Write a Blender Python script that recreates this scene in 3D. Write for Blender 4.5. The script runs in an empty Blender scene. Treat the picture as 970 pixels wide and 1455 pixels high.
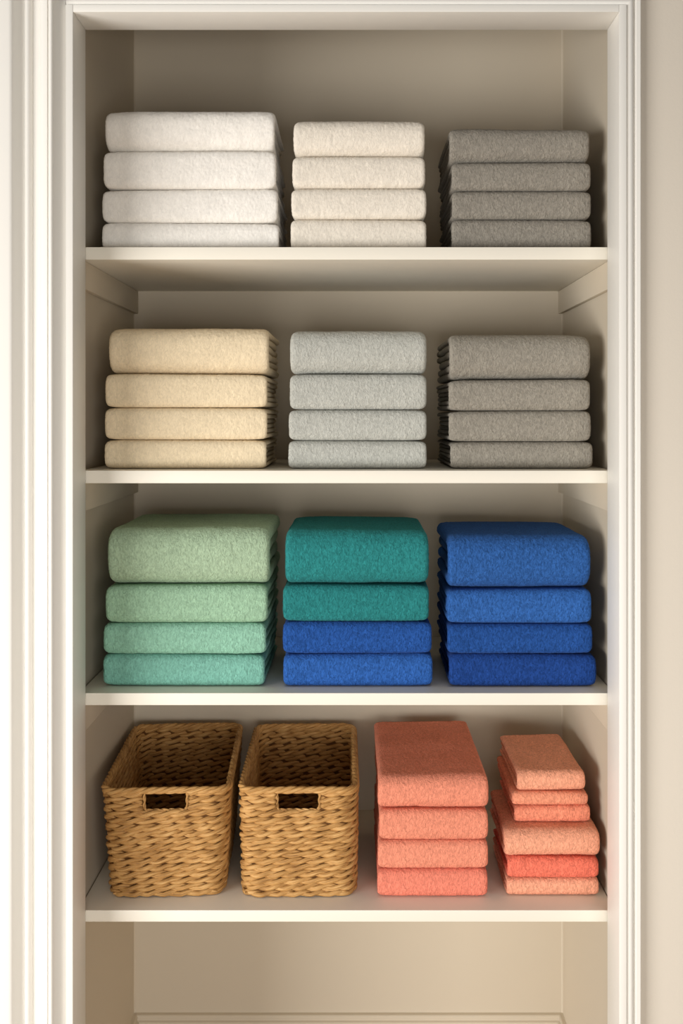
import bpy, bmesh, math, random
import numpy as np

# ------------------------------------------------------------------ camera numbers
IMG_W, IMG_H = 970.0, 1455.0
F = 1502.7                 # focal length in pixels of the 970x1455 frame
VX, VY = 505.0, 590.0      # where straight-ahead lines vanish
EYE = 1.40                 # camera height
COL = bpy.context.scene.collection

# ------------------------------------------------------------------ helpers
def tag(o, label=None, cat=None, group=None, kind=None):
    if label: o['label'] = label
    if cat: o['category'] = cat
    if group: o['group'] = group
    if kind: o['kind'] = kind
    return o

def link(name, me, mat=None, parent=None, loc=(0, 0, 0), rotz=0.0):
    o = bpy.data.objects.new(name, me)
    COL.objects.link(o)
    if mat and me is not None:
        me.materials.append(mat)
    o.location = loc
    o.rotation_euler = (0, 0, rotz)
    if parent: o.parent = parent
    return o

def mesh_np(name, verts, faces, smooth=True, uv=None):
    """verts (N,3), faces (M,4) quads (numpy)."""
    me = bpy.data.meshes.new(name)
    verts = np.asarray(verts, dtype=np.float32)
    faces = np.asarray(faces, dtype=np.int32)
    me.vertices.add(len(verts))
    me.vertices.foreach_set('co', verts.ravel())
    n = faces.shape[1]
    me.loops.add(faces.size)
    me.loops.foreach_set('vertex_index', faces.ravel())
    me.polygons.add(len(faces))
    me.polygons.foreach_set('loop_start', np.arange(0, faces.size, n, dtype=np.int32))
    if uv is not None:
        l = me.uv_layers.new(name='UVMap')
        l.data.foreach_set('uv', np.asarray(uv, dtype=np.float32)[faces.ravel()].ravel())
    me.update(calc_edges=True)
    me.validate()
    if smooth:
        me.polygons.foreach_set('use_smooth', np.ones(len(me.polygons), dtype=bool))
    return me

def box(name, x0, x1, y0, y1, z0, z1, mat, bevel=0.0, parent=None, segs=2):
    bm = bmesh.new()
    bmesh.ops.create_cube(bm, size=1.0)
    for v in bm.verts:
        v.co.x = (v.co.x) * (x1 - x0)
        v.co.y = (v.co.y) * (y1 - y0)
        v.co.z = (v.co.z + 0.5) * (z1 - z0)
    if bevel > 0:
        bmesh.ops.bevel(bm, geom=list(bm.edges), offset=bevel, segments=segs, profile=0.6, affect='EDGES')
    me = bpy.data.meshes.new(name)
    bm.to_mesh(me); bm.free()
    if bevel > 0:
        for p in me.polygons: p.use_smooth = True
        me.set_sharp_from_angle(angle=math.radians(50))
    return link(name, me, mat, parent, ((x0 + x1) / 2, (y0 + y1) / 2, z0))

def sweep(name, prof, path, mat, kind='structure', closed_prof=False, sharp=35):
    """prof: list of (u, d). path: list of (origin xyz, udir xyz, ddir xyz). ruled sweep with mitres given by udir scale."""
    P = len(prof)
    vs = []
    for (o, u, d) in path:
        for (a, b) in prof:
            vs.append([o[i] + a * u[i] + b * d[i] for i in range(3)])
    fs = []
    for k in range(len(path) - 1):
        for j in range(P - (0 if closed_prof else 1)):
            j2 = (j + 1) % P
            fs.append([k * P + j, k * P + j2, (k + 1) * P + j2, (k + 1) * P + j])
    me = bpy.data.meshes.new(name)
    me.from_pydata(vs, [], fs)
    bm = bmesh.new(); bm.from_mesh(me)
    if closed_prof:
        bm.verts.ensure_lookup_table()
        bm.faces.new([bm.verts[i] for i in range(P)])
        bm.faces.new([bm.verts[(len(path) - 1) * P + i] for i in range(P)])
    bmesh.ops.recalc_face_normals(bm, faces=bm.faces)
    bm.to_mesh(me); bm.free()
    for p in me.polygons: p.use_smooth = True
    me.set_sharp_from_angle(angle=math.radians(sharp))
    o = link(name, me, mat)
    if kind: o['kind'] = kind
    return o

def arc(cu, cd, r, a0, a1, n=6):
    return [(cu + r * math.cos(math.radians(a0 + (a1 - a0) * i / n)),
             cd + r * math.sin(math.radians(a0 + (a1 - a0) * i / n))) for i in range(n + 1)]

# ------------------------------------------------------------------ materials
def srgb(r, g, b):
    def c(v):
        v /= 255.0
        return v / 12.92 if v <= 0.04045 else ((v + 0.055) / 1.055) ** 2.4
    return (c(r), c(g), c(b), 1.0)

def new_mat(name):
    m = bpy.data.materials.new(name)
    m.use_nodes = True
    nt = m.node_tree
    return m, nt, nt.nodes['Principled BSDF']

def paint(name, col, rough=0.5, bump=0.04, scale=220.0, mott=0.02, spec=0.3):
    m, nt, b = new_mat(name)
    N, L = nt.nodes.new, nt.links.new
    tc = N('ShaderNodeTexCoord')
    n1 = N('ShaderNodeTexNoise'); n1.inputs['Scale'].default_value = 3.0; n1.inputs['Detail'].default_value = 3
    L(tc.outputs['Object'], n1.inputs['Vector'])
    mr = N('ShaderNodeMapRange'); mr.inputs['To Min'].default_value = 1 - mott; mr.inputs['To Max'].default_value = 1 + mott
    L(n1.outputs['Fac'], mr.inputs['Value'])
    hs = N('ShaderNodeHueSaturation'); hs.inputs['Color'].default_value = col
    L(mr.outputs['Result'], hs.inputs['Value'])
    L(hs.outputs['Color'], b.inputs['Base Color'])
    b.inputs['Roughness'].default_value = rough
    b.inputs['Specular IOR Level'].default_value = spec
    n2 = N('ShaderNodeTexNoise'); n2.inputs['Scale'].default_value = scale; n2.inputs['Detail'].default_value = 2
    L(tc.outputs['Object'], n2.inputs['Vector'])
    bp = N('ShaderNodeBump'); bp.inputs['Strength'].default_value = bump; bp.inputs['Distance'].default_value = 0.002
    L(n2.outputs['Fac'], bp.inputs['Height']); L(bp.outputs['Normal'], b.inputs['Normal'])
    return m

def terry(name, col, contrast=0.26, sheen=0.25, bump=0.9):
    """looped cotton pile: fine vertical-ish crinkle in colour and bump, soft sheen."""
    m, nt, b = new_mat(name)
    N, L = nt.nodes.new, nt.links.new
    tc = N('ShaderNodeTexCoord')
    mp = N('ShaderNodeMapping'); mp.inputs['Scale'].default_value = (1.0, 0.75, 0.5)
    L(tc.outputs['Object'], mp.inputs['Vector'])
    n1 = N('ShaderNodeTexNoise'); n1.inputs['Scale'].default_value = 290.0; n1.inputs['Detail'].default_value = 1.0; n1.inputs['Roughness'].default_value = 0.6
    n1.inputs['Distortion'].default_value = 1.2
    L(mp.outputs['Vector'], n1.inputs['Vector'])
    n2 = N('ShaderNodeTexNoise'); n2.inputs['Scale'].default_value = 45.0; n2.inputs['Detail'].default_value = 3
    L(tc.outputs['Object'], n2.inputs['Vector'])
    r1 = N('ShaderNodeMapRange'); r1.inputs['From Min'].default_value = 0.3; r1.inputs['From Max'].default_value = 0.7
    r1.inputs['To Min'].default_value = 1 - contrast; r1.inputs['To Max'].default_value = 1 + contrast
    L(n1.outputs['Fac'], r1.inputs['Value'])
    r2 = N('ShaderNodeMapRange'); r2.inputs['From Min'].default_value = 0.3; r2.inputs['From Max'].default_value = 0.7
    r2.inputs['To Min'].default_value = 0.95; r2.inputs['To Max'].default_value = 1.05
    L(n2.outputs['Fac'], r2.inputs['Value'])
    mu = N('ShaderNodeMath'); mu.operation = 'MULTIPLY'
    L(r1.outputs['Result'], mu.inputs[0]); L(r2.outputs['Result'], mu.inputs[1])
    vm = N('ShaderNodeVectorMath'); vm.operation = 'SCALE'; vm.inputs[0].default_value = col[:3]
    L(mu.outputs['Value'], vm.inputs['Scale'])
    L(vm.outputs['Vector'], b.inputs['Base Color'])
    b.inputs['Roughness'].default_value = 1.0
    b.inputs['Specular IOR Level'].default_value = 0.05
    b.inputs['Sheen Weight'].default_value = sheen
    b.inputs['Sheen Roughness'].default_value = 0.5
    b.inputs['Sheen Tint'].default_value = tuple(min(1, c * 1.2 + 0.1) for c in col[:3]) + (1,)
    bp = N('ShaderNodeBump'); bp.inputs['Strength'].default_value = bump; bp.inputs['Distance'].default_value = 0.002
    L(n1.outputs['Fac'], bp.inputs['Height']); L(bp.outputs['Normal'], b.inputs['Normal'])
    return m

def seagrass(name, c_lo, c_mid, c_hi):
    m, nt, b = new_mat(name)
    N, L = nt.nodes.new, nt.links.new
    uv = N('ShaderNodeUVMap'); uv.uv_map = 'UVMap'
    mp = N('ShaderNodeMapping'); mp.inputs['Scale'].default_value = (30.0, 7.0, 1.0)   # fibres run along the strand
    L(uv.outputs['UV'], mp.inputs['Vector'])
    n1 = N('ShaderNodeTexNoise'); n1.inputs['Scale'].default_value = 1.0; n1.inputs['Detail'].default_value = 4; n1.inputs['Roughness'].default_value = 0.65
    L(mp.outputs['Vector'], n1.inputs['Vector'])
    tc = N('ShaderNodeTexCoord')
    n2 = N('ShaderNodeTexNoise'); n2.inputs['Scale'].default_value = 28.0; n2.inputs['Detail'].default_value = 3
    L(tc.outputs['Object'], n2.inputs['Vector'])
    mx = N('ShaderNodeMix'); mx.data_type = 'FLOAT'; mx.inputs['Factor'].default_value = 0.3
    L(n1.outputs['Fac'], mx.inputs['A']); L(n2.outputs['Fac'], mx.inputs['B'])
    cr = N('ShaderNodeValToRGB')
    cr.color_ramp.elements[0].position = 0.32; cr.color_ramp.elements[0].color = c_lo
    cr.color_ramp.elements[1].position = 0.68; cr.color_ramp.elements[1].color = c_hi
    e = cr.color_ramp.elements.new(0.5); e.color = c_mid
    L(mx.outputs['Result'], cr.inputs['Fac'])
    L(cr.outputs['Color'], b.inputs['Base Color'])
    b.inputs['Roughness'].default_value = 0.62
    b.inputs['Specular IOR Level'].default_value = 0.3
    bp = N('ShaderNodeBump'); bp.inputs['Strength'].default_value = 0.5; bp.inputs['Distance'].default_value = 0.0012
    L(n1.outputs['Fac'], bp.inputs['Height']); L(bp.outputs['Normal'], b.inputs['Normal'])
    return m

M_TRIM = paint('white_trim_paint', srgb(239, 236, 229), rough=0.42, mott=0.01, bump=0.02)
M_SHELF = paint('shelf_paint', srgb(236, 230, 216), rough=0.45, mott=0.01, bump=0.02)
M_CLOSET = paint('closet_paint', srgb(208, 196, 176), rough=0.6, mott=0.015)
M_WALL = paint('room_wall_paint', srgb(217, 208, 194), rough=0.7, mott=0.012, bump=0.08)
M_FLOOR = paint('floor_oak', srgb(200, 170, 136), rough=0.5, mott=0.08)

# ------------------------------------------------------------------ the setting
D_SHELF, D_BACK = 1.770, 2.2207       # shelf fronts and back wall
XL, XR = -0.465, 0.4346               # closet side walls
D_WALL, D_JB = 1.712, 1.766           # room wall face, rear of jamb
JL, JR, JT = -0.451, 0.4205, 2.0437   # clear opening
CEIL = 2.42

def st(o): o['kind'] = 'structure'; return o
st(box('wall_back', XL - .05, XR + .05, D_BACK, D_BACK + .05, 0, CEIL, M_CLOSET))
st(box('wall_left', XL - .05, XL, D_JB, D_BACK, 0, CEIL, M_CLOSET))
st(box('wall_right', XR, XR + .05, D_JB, D_BACK, 0, CEIL, M_CLOSET))
st(box('ceiling', XL - .05, XR + .05, D_JB, D_BACK + .05, CEIL, CEIL + .04, M_CLOSET))
st(box('floor', -2.2, 2.2, -2.2, D_BACK + .05, -.04, 0, M_FLOOR))
# room wall round the doorway
st(box('wall_front_left', -2.2, JL - .012, D_WALL, D_JB, 0, 2.6, M_WALL))
st(box('wall_front_right', JR + .012, 2.2, D_WALL, D_JB, 0, 2.6, M_WALL))
st(box('wall_front_top', JL - .012, JR + .012, D_WALL, D_JB, JT + .012, 2.6, M_WALL))
# jamb lining
y0, y1 = 1.688, D_JB + .002
st(box('trim_1', JL - .012, JL, y0, y1, 0, JT + .012, M_TRIM, bevel=.0015))
st(box('trim_2', JR, JR + .012, y0, y1, 0, JT + .012, M_TRIM, bevel=.0015))
st(box('trim_3', JL, JR, y0, y1, JT, JT + .012, M_TRIM, bevel=.0015))

# casing: right leg and head, one moulded profile (u outward from the opening, d towards the room)
prof_r = [(.003, 0), (.003, .0155), (.0045, .017), (.0085, .017), (.0095, .0125), (.0115, .0115)] + \
         arc(.0185, .0145, .0068, 200, 10, 10)[0:] + [(.0262, .0135), (.0275, .0165), (.029, .018), (.0355, .018), (.0368, .0165), (.0372, 0)]
sweep('trim_4', prof_r,
      [((JR, D_WALL, 0), (1, 0, 0), (0, -1, 0)),
       ((JR, D_WALL, JT), (1, 0, 1), (0, -1, 0)),
       ((JL - .012, D_WALL, JT), (0, 0, 1), (0, -1, 0))], M_TRIM)
# casing: wide left leg, full height
prof_l = ([(.002, 0), (.002, .012), (.0055, .0125), (.006, .0105), (.0125, .0105), (.0135, .0125)] +
          [(.0135 + .0145 * t, .0125 + .0115 * (t ** 1.6)) for t in [i / 8 for i in range(1, 9)]] +
          arc(.0315, .0225, .004, 150, 35, 6) +
          [(.0375, .0212), (.0385, .0212)] +
          [(.0385 + .0155 * math.sin(t * math.pi / 2), .0125 + .0105 * math.cos(t * math.pi / 2)) for t in [i / 10 for i in range(0, 11)]] +
          [(.066, .0122)] +
          arc(.0725, .0115, .0065, 170, 20, 8) +
          [(.0805, .0135)] +
          [(.0805 + .0115 * t, .0135 + .0125 * (t ** 1.4)) for t in [i / 8 for i in range(1, 9)]] +
          [(.094, .0272), (.098, .0275), (.118, .0275), (.1205, .026), (.121, 0)])
prof_l = [(u, d * 1.45) for u, d in prof_l]
sweep('trim_5', prof_l,
      [((JL - .012 + .012, D_WALL, 0), (-1, 0, 0), (0, -1, 0)),
       ((JL - .012 + .012, D_WALL, 2.58), (-1, 0, 0), (0, -1, 0))], M_TRIM)

# baseboards inside the closet
bb = [(0, 0), (.014, 0), (.014, .128), (.0125, .132), (.0085, .134), (.0085, .1385)] + arc(.0052, .1405, .0045, -20, 100, 6) + [(0, .146)]
sweep('baseboard_back', bb, [((XL, D_BACK, 0), (0, -1, 0), (0, 0, 1)), ((XR, D_BACK, 0), (0, -1, 0), (0, 0, 1))], M_CLOSET, closed_prof=True)
sweep('baseboard_left', bb, [((XL, D_JB + .004, 0), (1, 0, 0), (0, 0, 1)), ((XL, D_BACK, 0), (1, 0, 0), (0, 0, 1))], M_CLOSET, closed_prof=True)
sweep('baseboard_right', bb, [((XR, D_JB + .004, 0), (-1, 0, 0), (0, 0, 1)), ((XR, D_BACK, 0), (-1, 0, 0), (0, 0, 1))], M_CLOSET, closed_prof=True)

for k, (xc, sx) in enumerate(((XL, 1), (XR, -1))):      # sealant bead in the two back corners
    bead = [(0, 0), (.0032, 0), (.0016, .0010), (.0010, .0016), (0, .0032)]
    sweep('trim_%d' % (6 + k), bead, [((xc, D_BACK, .146), (sx, 0, 0), (0, -1, 0)), ((xc, D_BACK, CEIL), (sx, 0, 0), (0, -1, 0))], M_CLOSET, closed_prof=True)

# ------------------------------------------------------------------ shelves and their cleats
ORD = ['top', 'second', 'third', 'lowest']
shelf_top = [EYE + .2815, EYE - .0925, EYE - .4650, EYE - .8285]
shelf_thk = [.0212, .0215, .0205, .0195]
CONT = ['carrying white, ivory and grey towels', 'carrying cream, silver and taupe towels',
        'carrying green, teal and blue towels', 'carrying two woven baskets and coral towels']
for i in range(4):
    zt, th = shelf_top[i], shelf_thk[i]
    s = box('shelf_board', XL + .0015, XR - .0015, D_SHELF, D_BACK - .001, zt - th, zt, M_SHELF, bevel=.0016)
    tag(s, '%s white painted closet shelf board, %s' % (ORD[i], CONT[i]), 'shelf', 'white shelf boards in the closet')
    if i < 3:
        h = .0475
        for sd in (0, 1):
            x0 = XL + .0003 if sd == 0 else XR - .0093
            c = box('shelf_cleat', x0, x0 + .009, D_SHELF + .004, D_BACK - .001, zt - th - h, zt - th - .0003, M_CLOSET, bevel=.0012)
            side = 'on the wall nearest the baskets' if sd == 0 else 'on the wall nearest the peach towels'
            tag(c, 'painted support strip under the %s shelf, %s' % (ORD[i], side), 'shelf support', 'shelf support strips on the closet side walls')

# ------------------------------------------------------------------ towels
def lattice(rng, u, v, cell):
    """smooth value noise on coordinate arrays, range about -1..1"""
    iu, iv = u / cell, v / cell
    iu = iu - iu.min(); iv = iv - iv.min()
    nu, nv = int(iu.max()) + 3, int(iv.max()) + 3
    g = rng.uniform(-1, 1, (nu, nv))
    a, b = np.floor(iu).astype(int), np.floor(iv).astype(int)
    fu, fv = iu - a, iv - b
    fu = fu * fu * (3 - 2 * fu); fv = fv * fv * (3 - 2 * fv)
    return (g[a, b] * (1 - fu) * (1 - fv) + g[a + 1, b] * fu * (1 - fv) + g[a, b + 1] * (1 - fu) * fv + g[a + 1, b + 1] * fu * fv)

def u_path(off, h, L, a, n, fine, top):
    """centre line of one nested fold, (y,z), from the back of the bottom leg round the front bend to the back of the top leg"""
    b = h / 2 - off
    aa = max(a - off, 0.004)
    y_str = off + aa
    pts = []
    sb = 0.02 if fine else 0.035
    k = max(2, int((L - y_str) / sb))
    for i in range(k): pts.append((L - (L - y_str) * i / k, -b))
    nb = max(10, int(math.pi * b / (.0016 if fine else .004)))
    for i in range(nb + 1):
        t = -math.pi / 2 + math.pi * i / nb
        c, s = math.cos(t), math.sin(t)
        pts.append((y_str - aa * abs(c) ** (2 / n), b * math.copysign(abs(s) ** (2 / n), s)))
    st_ = .0032 if (fine and top) else (.012 if fine else .035)
    k = max(2, int((L - y_str) / st_))
    for i in range(1, k + 1): pts.append((y_str + (L - y_str) * i / k, b))
    p = np.array(pts)
    # resample superellipse zone evenly
    return p

def build_towel(name, w, h, L, seed, top=False, nest=2, soft=None):
    rng = np.random.default_rng(seed)
    t = h / (2 * nest)
    a = min(.5 * h, .040) if top else min(.015, .5 * h)
    n = 2.5 if top else 3.0
    V, Fc, base = [], [], 0
    for j in range(nest):
        fine = (j == 0)
        off = t * (j + .5)
        last = (j == nest - 1)
        path = u_path(off, h, L - (0 if j == 0 else .004 + .004 * rng.random()), a, n, fine, top)
        # even respacing so that bend points do not bunch
        d = np.r_[0, np.cumsum(np.hypot(*np.diff(path, axis=0).T))]
        keep = np.r_[True, np.diff(d) > 1e-6]
        path, d = path[keep], d[keep]
        if fine:
            step = .0017
            yb = a + .012
            front = np.where(path[:, 0] < yb)[0]
            d0, d1 = d[front[0]], d[front[-1]]
            tail = .0034 if top else .012
            dd = np.r_[np.arange(0, d0, .012), np.arange(d0, d1, step), np.arange(d1, d[-1], tail), d[-1]]
            path = np.c_[np.interp(dd, d, path[:, 0]), np.interp(dd, d, path[:, 1])]
            d = dd
        tan = np.gradient(path, axis=0)
        tan /= np.linalg.norm(tan, axis=1)[:, None] + 1e-12
        nrm = np.c_[-tan[:, 1], tan[:, 0]]         # points outward? fixed below
        ctr = np.array([L / 2, 0])
        mid = len(path) // 2
        if np.dot(nrm[np.argmin(path[:, 0])], np.array([-1, 0])) < 0: nrm = -nrm
        P = len(path)
        th = t * .5 * (.985 if not last else .985)
        inset = 0 if fine else rng.uniform(.0015, .006)
        wj = w / 2 - inset
        er = min(.009 if top else .0075, wj * .3) if fine else th * 1.15   # how far the end rounding reaches in from the edge
        m = int(w / .0019) if fine else 8
        ke = 6
        ring = []                                   # (x, q) q: outward offset in units of th
        xs = np.linspace(-(wj - er), wj - er, m)
        for x in xs: ring.append((x, 1.0))
        for i in range(1, 2 * ke):                  # right end
            g = math.pi / 2 - math.pi * i / (2 * ke)
            ring.append((wj - er + er * abs(math.cos(g)) ** .8, math.copysign(abs(math.sin(g)) ** .8, math.sin(g))))
        mi = 6
        for x in np.linspace(wj - er, -(wj - er), mi): ring.append((x, -1.0))
        for i in range(1, 2 * ke):                  # left end
            g = -math.pi / 2 - math.pi * i / (2 * ke)
            ring.append((-(wj - er) - er * abs(math.cos(g)) ** .8, math.copysign(abs(math.sin(g)) ** .8, math.sin(g))))
        ring = np.array(ring); R = len(ring)
        X = np.repeat(ring[None, :, 0], P, 0)
        Q = np.repeat(ring[None, :, 1], P, 0) * th
        S = np.repeat(d[:, None], R, 1)
        # wavy side edges, each layer its own
        edge = np.abs(X) / wj
        wob = np.interp(d, np.linspace(0, d[-1], 9), rng.uniform(-1, 1, 9))
        wob2 = np.interp(d, np.linspace(0, d[-1], 9), rng.uniform(-1, 1, 9))
        amp = .0010 if fine else .0028
        X = X + amp * np.where(X > 0, wob[:, None], wob2[:, None]) * np.clip((edge - .6) / .4, 0, 1)
        # outer layer: pile relief, strongest on the outer face
        if fine:
            outw = np.clip(Q / th, 0, 1)
            contact = np.repeat((np.abs(path[:, 1]) > h / 2 - off - 1e-4)[:, None], R, 1)
            if top: contact = contact & (path[:, 1] < 0)[:, None]
            damp = np.where(contact, .15, 1.0)
            nz = .0003 * lattice(rng, S * .6, X, .022) + .0010 * (.5 - np.abs(lattice(rng, S * .6, X + .0008 * np.sin(S * 900), .0031)))
            if top: nz = nz + .0010 * lattice(rng, S, X, .06)
            Q = Q + nz * outw * damp
            # pile also roughens the side edges
            X = X + np.sign(X) * np.clip((edge - .9) / .1, 0, 1) * .0005 * rng.uniform(-1, 1, X.shape)
        Y = path[:, 0][:, None] + nrm[:, 0][:, None] * Q
        Z = path[:, 1][:, None] + nrm[:, 1][:, None] * Q
        V.append(np.stack([X, Y, Z], -1).reshape(-1, 3))
        i0 = (np.arange(P - 1)[:, None] * R + np.arange(R)[None, :])
        i1 = (np.arange(P - 1)[:, None] * R + (np.arange(R)[None, :] + 1) % R)
        f = np.stack([i0, i1, i1 + R, i0 + R], -1).reshape(-1, 4) + base
        Fc.append(f)
        # end caps as strips of quads between outer and inner halves
        for pr in (0, P - 1):
            o = base + pr * R
            lo, hi = 0, R - 1
            idx = [(-ke + 1 + i) % R for i in range(R)]
            cap = []
            i, k = 0, R - 1
            while k - i >= 3:
                cap.append([o + idx[i], o + idx[i + 1], o + idx[k - 1], o + idx[k]])
                i += 1; k -= 1
            if cap: Fc.append(np.array(cap))
        base += P * R
    V = np.concatenate(V); Fc = np.concatenate(Fc)
    # the pile sinks towards its two sides and bulges a little at the front
    xn = np.clip(np.abs(V[:, 0]) / (w / 2), 0, 1)
    zz = V[:, 2] / (h / 2)
    sag = .07 * xn ** 12 if top else .075 * xn ** 11
    V[:, 2] *= 1 - sag * np.where(zz > 0, 1.0, .4 if top else 1.0)
    # each fold leans: top-of-pile towels slump a little at the sides in front
    V[:, 0] *= 1 - .018 * np.abs(zz) ** 5
    lean = rng.uniform(-.0012, .0012)
    V[:, 2] += lean * (V[:, 0] / (w / 2)) * np.clip(zz, 0, 1)
    V[:, 2] += h / 2
    V[:, 2] = np.maximum(V[:, 2], .0002)
    return mesh_np(name, V, Fc)

def px_x(px, depth): return (px - VX) / F * depth
def px_z(py, depth): return EYE - (py - VY) / F * depth

COUNT = [0]
def stack(shelf, depth, seams, spans, mats, labels, group, L, top_thick, top_flags=None, name='folded_towel', cat='towel',
          nests=None, yaw=None, bottom=None):
    """seams: image rows of the joints from the bottom joint upward; spans: (x0,x1) from the bottom towel upward"""
    z = shelf_top[shelf] + .0004 if bottom is None else bottom
    zs = [z] + [px_z(s, depth) for s in seams]
    zs.append(zs[-1] + top_thick)
    rng = random.Random(shelf * 17 + int(spans[0][0]))
    for i, (a, b) in enumerate(spans):
        h = zs[i + 1] - zs[i]
        x0, x1 = px_x(a, depth), px_x(b, depth)
        top = (i == len(spans) - 1) if top_flags is None else top_flags[i]
        COUNT[0] += 1
        Li = L if not isinstance(L, (list, tuple)) else L[i]
        me = build_towel(name, x1 - x0, h - .0006, Li, 100 + COUNT[0], top, nest=(nests[i] if nests else 2))
        o = link(name, me, mats[i], None, ((x0 + x1) / 2, depth + rng.uniform(-.002, .002), zs[i]))
        o.rotation_euler.z = math.radians((yaw[i] if yaw else 0) + rng.uniform(-.35, .35))
        tag(o, labels[i], cat, group)
    return zs[-1]

C = dict(
    white=terry('white_terry', srgb(241, 236, 228), 0.05, .15, .3),
    ivory=terry('ivory_terry', srgb(230, 221, 207), 0.08, .15, .45),
    grey=terry('grey_terry', srgb(142, 136, 126), 0.2),
    cream=terry('cream_terry', srgb(226, 208, 176), 0.09, .15, .45),
    silver=terry('silver_terry', srgb(182, 182, 174), 0.15),
    taupe=terry('taupe_terry', srgb(147, 141, 130), 0.2),
    sage=terry('sage_terry', srgb(160, 182, 153), 0.2),
    sage2=terry('sage_green_terry', srgb(150, 184, 155), 0.2),
    mint=terry('mint_terry', srgb(137, 183, 160), 0.2),
    aqua=terry('seafoam_terry', srgb(120, 174, 158), 0.2),
    teal=terry('teal_terry', srgb(44, 124, 124), 0.28),
    teal2=terry('green_teal_terry', srgb(42, 120, 120), 0.28),
    royal=terry('royal_blue_terry', srgb(38, 78, 146), 0.34),
    royal2=terry('bright_blue_terry', srgb(46, 90, 160), 0.34),
    denim=terry('cobalt_terry', srgb(46, 88, 150), 0.34),
    denim2=terry('cobalt_mid_terry', srgb(48, 92, 158), 0.34),
    navy=terry('deep_blue_terry', srgb(36, 74, 138), 0.34),
    navy2=terry('deepest_blue_terry', srgb(32, 64, 128), 0.34),
    coral=terry('coral_terry', srgb(224, 140, 114), 0.2),
    coral2=terry('coral_soft_terry', srgb(226, 142, 116), 0.2),
    coral3=terry('coral_bright_terry', srgb(226, 131, 109), 0.2),
    peach=terry('peach_terry', srgb(228, 158, 128), 0.24),
    peach2=terry('peach_warm_terry', srgb(226, 146, 116), 0.24),
    rose=terry('salmon_terry', srgb(226, 138, 110), 0.26),
    hot=terry('hot_coral_terry', srgb(226, 116, 94), 0.26),
)

def pos4(phr): return ['%s, bottom of stack' % phr, '%s, second from stack bottom' % phr,
                       '%s, second from stack top' % phr, '%s, topmost of stack' % phr]

# top shelf
stack(0, 1.81, [315, 267, 213], [(145, 396), (144, 394), (146, 391.5), (148, 390)], [C['white']] * 4,
      pos4('white folded bath towel on the top shelf'), 'white towels on the top shelf', .25, .0735, nests=[3, 3, 3, 3])
stack(0, 1.81, [310, 266, 220], [(413, 606), (414, 605), (415.5, 604), (417, 604)], [C['ivory']] * 4,
      pos4('ivory off-white folded towel on the top shelf'), 'ivory towels on the top shelf', .25, .0645)
stack(0, 1.81, [310.5, 270, 229], [(642, 840), (642, 840), (642, 839), (638, 838)], [C['grey']] * 4,
      pos4('dark grey folded towel on the top shelf'), 'grey towels on the top shelf', .27, .060, nests=[3] * 4)
# second shelf
stack(1, 1.815, [625, 579, 531], [(149, 378), (149, 379), (150, 380), (153, 381)], [C['cream']] * 4,
      pos4('cream beige folded towel on the second shelf'), 'cream towels on the second shelf', .27, .0805, nests=[3] * 4)
stack(1, 1.815, [626, 582, 531], [(409, 606), (410, 606), (411, 606), (412, 606)], [C['silver']] * 4,
      pos4('silver grey folded towel in the middle of the second shelf'), 'silver grey towels on the second shelf', .26, .0755)
stack(1, 1.815, [627.5, 583.5, 539], [(640, 842), (638, 839), (638, 839), (639, 839)], [C['taupe']] * 4,
      pos4('taupe grey folded towel on the second shelf'), 'taupe grey towels on the second shelf', .28, .079, nests=[3] * 4)
# third shelf
stack(2, 1.806, [931, 886, 832], [(145, 376), (146, 378), (149, 380), (152, 383)], [C['aqua'], C['mint'], C['sage2'], C['sage']],
      ['seafoam green folded towel, bottom of the green stack on the third shelf',
       'mint green folded towel, second from the bottom of the green stack',
       'light green folded towel, third from the bottom of the green stack',
       'thick sage green folded towel, topmost of the green stack on the third shelf'],
      'green towels on the third shelf', .27, .098)
stack(2, 1.806, [930, 884, 832], [(402, 614), (402, 613), (402, 610), (404, 609)], [C['royal2'], C['royal'], C['teal2'], C['teal']],
      ['bright blue folded towel at the bottom of the stack topped with teal towels',
       'royal blue folded towel lying directly under the two teal towels',
       'teal folded towel lying directly on the blue towels of the middle stack',
       'thick teal folded towel, topmost of the teal and blue stack'],
      'teal and blue towels on the third shelf', .26, .0935)
stack(2, 1.806, [930, 887, 838], [(638, 847), (636, 842), (635, 841), (637, 840)], [C['navy2'], C['navy'], C['denim2'], C['denim']],
      pos4('blue folded towel in the all-blue stack on the third shelf'),
      'blue towels on the third shelf', .245, .0915)
# lowest shelf: coral bath towels
stack(3, 1.811, [1237, 1196, 1152], [(536, 693), (537, 693), (538, 693), (537, 694)], [C['coral3'], C['coral2'], C['coral'], C['coral']],
      pos4('coral pink folded bath towel next to the woven baskets'), 'coral towels on the lowest shelf', [.3, .3, .3, .335], .057)
# lowest shelf: peach hand towels, the three small ones set back on the larger ones
zt = stack(3, 1.8165, [1249.5, 1219.5], [(720, 851), (721, 850), (717, 852)], [C['peach'], C['hot'], C['peach']],
      ['peach folded hand towel lying on the shelf, bottom of the mixed peach stack',
       'bright coral thin hand towel, second from the bottom of the mixed peach stack',
       'thick peach hand towel carrying the three narrow washcloths'],
      'peach hand towels on the lowest shelf', [.19, .2, .205], .047, top_flags=[False, False, True], nests=[2, 2, 2])
stack(3, 1.850, [1145.5, 1126], [(731.5, 839), (727.5, 835), (735, 831.5)], [C['rose'], C['peach2'], C['peach']],
      ['salmon folded washcloth, lowest of the three narrow cloths on the peach towel',
       'thin peach folded washcloth, middle of the three narrow cloths',
       'pale peach folded washcloth, topmost of the mixed peach stack'],
      'narrow washcloths on the peach hand towels', [.2, .2, .215], .036, name='folded_washcloth', cat='washcloth', nests=[2, 1, 2], bottom=zt)

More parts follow.
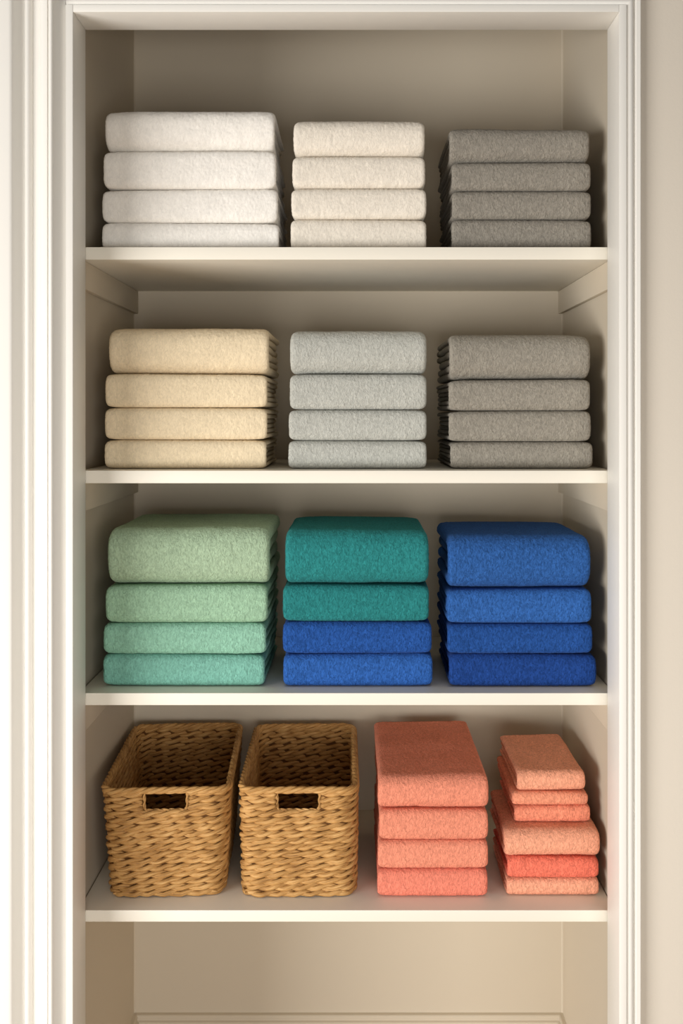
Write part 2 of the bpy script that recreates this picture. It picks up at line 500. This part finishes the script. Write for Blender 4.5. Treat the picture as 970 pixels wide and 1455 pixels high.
# ------------------------------------------------------------------ woven baskets
def rr_path(hw, hd, r, step):
    """rounded rectangle, centred, counter-clockwise seen from above, starting at the middle of the back; (x,y,nx,ny,s)"""
    pts = []
    def line(x0, y0, x1, y1, nx, ny):
        Ln = math.hypot(x1 - x0, y1 - y0); k = max(1, int(Ln / step))
        for i in range(k): pts.append((x0 + (x1 - x0) * i / k, y0 + (y1 - y0) * i / k, nx, ny))
    def corner(cx, cy, a0):
        k = max(5, int(r * math.pi / 2 / step))
        for i in range(k):
            a = math.radians(a0 + 90 * i / k)
            pts.append((cx + r * math.cos(a), cy + r * math.sin(a), math.cos(a), math.sin(a)))
    line(0, hd, -(hw - r), hd, 0, 1); corner(-(hw - r), hd - r, 90)
    line(-hw, hd - r, -hw, -(hd - r), -1, 0); corner(-(hw - r), -(hd - r), 180)
    line(-(hw - r), -hd, hw - r, -hd, 0, -1); corner(hw - r, -(hd - r), 270)
    line(hw, -(hd - r), hw, hd - r, 1, 0); corner(hw - r, hd - r, 0)
    line(hw - r, hd, 0, hd, 0, 1)
    p = np.array(pts)
    s = np.r_[0, np.cumsum(np.hypot(*np.diff(p[:, :2], axis=0).T))]
    tot = s[-1] + np.hypot(*(p[0, :2] - p[-1, :2]))
    return p, s, tot

class Tubes:
    def __init__(self): self.V, self.F, self.UV, self.n = [], [], [], 0
    def add(self, pts, ra, rb, nrm, closed=False, ring=8, v0=0.0):
        """pts (N,3); ra radius along nrm, rb radius across"""
        pts = np.asarray(pts, float); N = len(pts)
        if N < 2: return
        if closed: tan = np.roll(pts, -1, 0) - np.roll(pts, 1, 0)
        else: tan = np.gradient(pts, axis=0)
        tan /= np.linalg.norm(tan, axis=1)[:, None] + 1e-12
        n = np.asarray(nrm, float) - (np.asarray(nrm, float) * tan).sum(1)[:, None] * tan
        n /= np.linalg.norm(n, axis=1)[:, None] + 1e-12
        b = np.cross(tan, n)
        ra = np.broadcast_to(ra, (N,)).copy(); rb = np.broadcast_to(rb, (N,)).copy()
        if not closed:
            ra[0] *= .5; rb[0] *= .5; ra[-1] *= .5; rb[-1] *= .5
        a = np.linspace(0, 2 * np.pi, ring, endpoint=False)
        v = pts[:, None, :] + n[:, None, :] * (np.cos(a)[None, :, None] * ra[:, None, None]) + b[:, None, :] * (np.sin(a)[None, :, None] * rb[:, None, None])
        d = np.r_[0, np.cumsum(np.linalg.norm(np.diff(pts, axis=0), axis=1))]
        uv = np.stack([np.repeat(d[:, None], ring, 1) + v0, np.repeat((np.abs(a - np.pi) / np.pi)[None, :], N, 0) + v0 * 3.7], -1)
        self.V.append(v.reshape(-1, 3)); self.UV.append(uv.reshape(-1, 2))
        K = N if closed else N - 1
        i = np.arange(K)[:, None]; j = np.arange(ring)[None, :]
        i2 = (i + 1) % N; j2 = (j + 1) % ring
        self.F.append((np.stack([i * ring + j, i * ring + j2, i2 * ring + j2, i2 * ring + j], -1) + self.n).reshape(-1, 4))
        if not closed:
            h = ring // 2
            for o, in ((0,), ((N - 1) * ring,)):
                cap = []
                p, q = 0, ring - 1
                while q - p >= 3:
                    cap.append([self.n + o + p, self.n + o + p + 1, self.n + o + q - 1, self.n + o + q]); p += 1; q -= 1
                self.F.append(np.array(cap))
        self.n += N * ring
    def build(self, name):
        return mesh_np(name, np.concatenate(self.V), np.concatenate(self.F), uv=np.concatenate(self.UV))

def basket(label, center, yaw, w_top, w_bot, d_top, d_bot, H, hole, seed, mat, mat_in):
    rng = np.random.default_rng(seed)
    root = bpy.data.objects.new('storage_basket', None)
    COL.objects.link(root)
    root.location = center; root.rotation_euler.z = math.radians(yaw)
    root.empty_display_size = .05
    tag(root, label, 'basket', 'woven storage baskets on the lowest shelf')
    rim_r = .0056
    rows = 16
    z0, z1 = .0052, H - rim_r * 2.1
    ph = (z1 - z0) / (rows - 1)
    hx, hz0, hz1 = hole                        # half width, bottom, top of the hand hole
    hw = lambda z: (w_bot + (w_top - w_bot) * (z / H) ** .8) / 2 - .0055
    hd = lambda z: (d_bot + (d_top - d_bot) * (z / H) ** .8) / 2 - .0055
    T = Tubes()
    pitch0 = .058
    for k in range(rows):
        z = z0 + ph * k
        r = .030
        p, s, tot = rr_path(hw(z), hd(z), r, .0030)
        turns = round(tot / pitch0)
        bulge = .0008 * lattice(rng, s, np.zeros_like(s), .03)
        zw = .0011 * lattice(rng, s, np.zeros_like(s), .05)
        sp = 2 * np.pi * turns * s / tot
        sp = sp + .8 * lattice(rng, s, np.zeros_like(s), .05) * np.clip(np.minimum(s, tot - s) / .05, 0, 1)
        p0 = rng.uniform(0, 2 * np.pi)
        for q in (0, 1):
            a = sp + p0 + q * np.pi
            fat = 1 + .14 * lattice(rng, s, np.zeros_like(s) + q, .025)
            out = .0029 * np.cos(a) + bulge
            up = .0031 * np.sin(a) + zw
            pts = np.c_[p[:, 0] + p[:, 2] * out, p[:, 1] + p[:, 3] * out, z + up]
            pts[:, 2] = np.maximum(pts[:, 2], .0048)
            nrm = np.c_[p[:, 2], p[:, 3], np.zeros(len(p))]
            ra, rb = .0033 * fat, .0043 * fat
            inh = (p[:, 3] < -.5) & (np.abs(p[:, 0]) < hx + .001) & (z > hz0 - .004) & (z < hz1 + .004)
            if inh.any():
                idx = np.where(~inh)[0]
                cuts = np.where(np.diff(idx) > 1)[0]
                segs = np.split(idx, cuts + 1)
                if len(segs) == 2:                       # join over the start point
                    segs = [np.r_[segs[1], segs[0]]]
                for sg in segs:
                    T.add(pts[sg], ra[sg], rb[sg], nrm[sg], False, 8, rng.uniform(0, 9))
            else:
                T.add(pts, ra, rb, nrm, True, 8, rng.uniform(0, 9))
    link('woven_body', T.build('woven_body'), mat, root)
    # thin added liner, coloured as shade between the strands, that follows the rounded wall, open at the hand hole
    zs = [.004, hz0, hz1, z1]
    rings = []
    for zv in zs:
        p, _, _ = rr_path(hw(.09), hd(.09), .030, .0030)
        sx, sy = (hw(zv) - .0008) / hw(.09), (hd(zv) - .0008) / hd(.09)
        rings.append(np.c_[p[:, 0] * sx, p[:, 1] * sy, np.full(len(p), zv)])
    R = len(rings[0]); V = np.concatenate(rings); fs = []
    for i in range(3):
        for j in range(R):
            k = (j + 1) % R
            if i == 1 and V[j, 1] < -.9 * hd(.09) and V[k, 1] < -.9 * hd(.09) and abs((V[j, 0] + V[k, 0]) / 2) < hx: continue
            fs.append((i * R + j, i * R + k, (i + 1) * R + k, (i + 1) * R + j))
    link('shade_liner', mesh_np('shade_liner', V, fs), mat_in, root)
    # woven bottom
    T = Tubes()
    w2, d2 = hw(.006) - .004, hd(.006) - .006
    y = -d2
    while y < d2:
        xs = np.arange(-w2, w2, .004)
        for q in (0, 1):
            a = 2 * np.pi * xs / .05 + q * np.pi + y * 40
            T.add(np.c_[xs, y + .003 * np.cos(a), .0075 + .002 * np.sin(a)], .0042, .003, np.tile([0, 1.0, 0], (len(xs), 1)), False, 6, y)
        y += .0125
    link('bottom', T.build('bottom'), mat, root)
    # rope rim
    T = Tubes()
    p, s, tot = rr_path(hw(H) + .0005, hd(H) + .0005, .024, .0024)
    zr = H - rim_r - .001
    turns = round(tot / .052)
    for q in range(3):
        a = 2 * np.pi * turns * s / tot + q * 2 * np.pi / 3 + .0
        fat = 1 + .08 * lattice(rng, s, np.zeros_like(s) + q, .03)
        out = .0028 * np.cos(a); up = .0028 * np.sin(a) + .0008 * lattice(rng, s, np.zeros_like(s), .08)
        pts = np.c_[p[:, 0] + p[:, 2] * out, p[:, 1] + p[:, 3] * out, zr + up]
        T.add(pts, .0036 * fat, .0036 * fat, np.c_[p[:, 2], p[:, 3], np.zeros(len(p))], True, 8, rng.uniform(0, 9))
    link('rope_rim', T.build('rope_rim'), mat, root)
    # bound edge of the hand hole (three sides below the rim)
    T = Tubes()
    loop = []
    zc = hz1 + .004
    path2 = [(-hx, zc), (-hx, hz0 + .004), (-hx + .004, hz0), (hx - .004, hz0), (hx, hz0 + .004), (hx, zc)]
    fine = []
    for (xa, za), (xb, zb2) in zip(path2[:-1], path2[1:]):
        k = max(2, int(math.hypot(xb - xa, zb2 - za) / .002))
        for i in range(k): fine.append((xa + (xb - xa) * i / k, za + (zb2 - za) * i / k))
    fine.append(path2[-1]); fine = np.array(fine)
    ds = np.r_[0, np.cumsum(np.hypot(*np.diff(fine, axis=0).T))]
    for q in (0, 1):
        a = 2 * np.pi * ds / .026 + q * np.pi
        yy = np.array([-hd(zv) for zv in fine[:, 1]])
        tx = np.gradient(fine, axis=0); tx /= np.linalg.norm(tx, axis=1)[:, None]
        nx = np.c_[tx[:, 1], -tx[:, 0]]
        o = .0012 * np.cos(a)
        pts = np.c_[fine[:, 0] + nx[:, 0] * o, yy + .0022 + .0012 * np.sin(a), fine[:, 1] + nx[:, 1] * o]
        T.add(pts, .0019, .0019, np.tile([0, -1.0, 0], (len(pts), 1)), False, 8, q)
    link('handle_edge', T.build('handle_edge'), mat, root)
    return root

M_GRASS = seagrass('seagrass', srgb(114, 74, 35), srgb(189, 142, 82), srgb(226, 184, 124))
M_GAP_SHADE = paint('seagrass_shadow_core', srgb(100, 65, 30), rough=.9)  # dark brown painted in as the shade seen between strands
zb = shelf_top[3] + .0004
dep = 1.806
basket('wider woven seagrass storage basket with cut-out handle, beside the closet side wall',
       (-.3345, dep + .189, zb), 3.0, .224, .200, .385, .360, .1935, (.0365, .1515, .1800), 5, M_GRASS, M_GAP_SHADE)
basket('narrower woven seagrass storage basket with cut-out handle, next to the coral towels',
       (-.1005, dep + .188, zb), .8, .208, .202, .380, .360, .1935, (.0365, .1515, .1800), 9, M_GRASS, M_GAP_SHADE)

# ------------------------------------------------------------------ light
def area(name, loc, target, size, size_y, power, col, spread=180):
    l = bpy.data.lights.new(name, 'AREA'); l.shape = 'RECTANGLE'; l.size = size; l.size_y = size_y
    l.energy = power; l.color = col; l.spread = math.radians(spread)
    o = bpy.data.objects.new(name, l); COL.objects.link(o)
    o.location = loc
    from mathutils import Vector
    o.rotation_euler = (Vector(target) - Vector(loc)).to_track_quat('-Z', 'Y').to_euler()
    return o
area('window_light', (-2.9, -.9, .70), (.05, 1.9, .8), 2.4, 1.4, 100, (1.0, .985, .962), 150)
area('fill_light', (.45, -1.0, .85), (0, 1.9, .62), 1.8, .9, 14.5, (1.0, .975, .935), 110)  # unseen frontal fill, added to soften the key and brighten the left wall

w = bpy.data.worlds.new('fill_light'); bpy.context.scene.world = w
w.use_nodes = True
bg = w.node_tree.nodes['Background']
bg.inputs['Color'].default_value = (1.0, .96, .905, 1)
bg.inputs['Strength'].default_value = .155

# ------------------------------------------------------------------ camera
cam = bpy.data.cameras.new('camera')
cam.sensor_fit = 'VERTICAL'
cam.sensor_height = 36.0
cam.lens = 36.0 * F / IMG_H
cam.shift_x = -(VX - IMG_W / 2) / IMG_H
cam.shift_y = -(IMG_H / 2 - VY) / IMG_H
cam.clip_start = .01
co = bpy.data.objects.new('camera', cam); COL.objects.link(co)
co.location = (0, 0, EYE)
co.rotation_euler = (math.radians(90), 0, 0)
bpy.context.scene.camera = co
sc = bpy.context.scene
sc.view_settings.view_transform = 'Standard'
sc.view_settings.look = 'None'
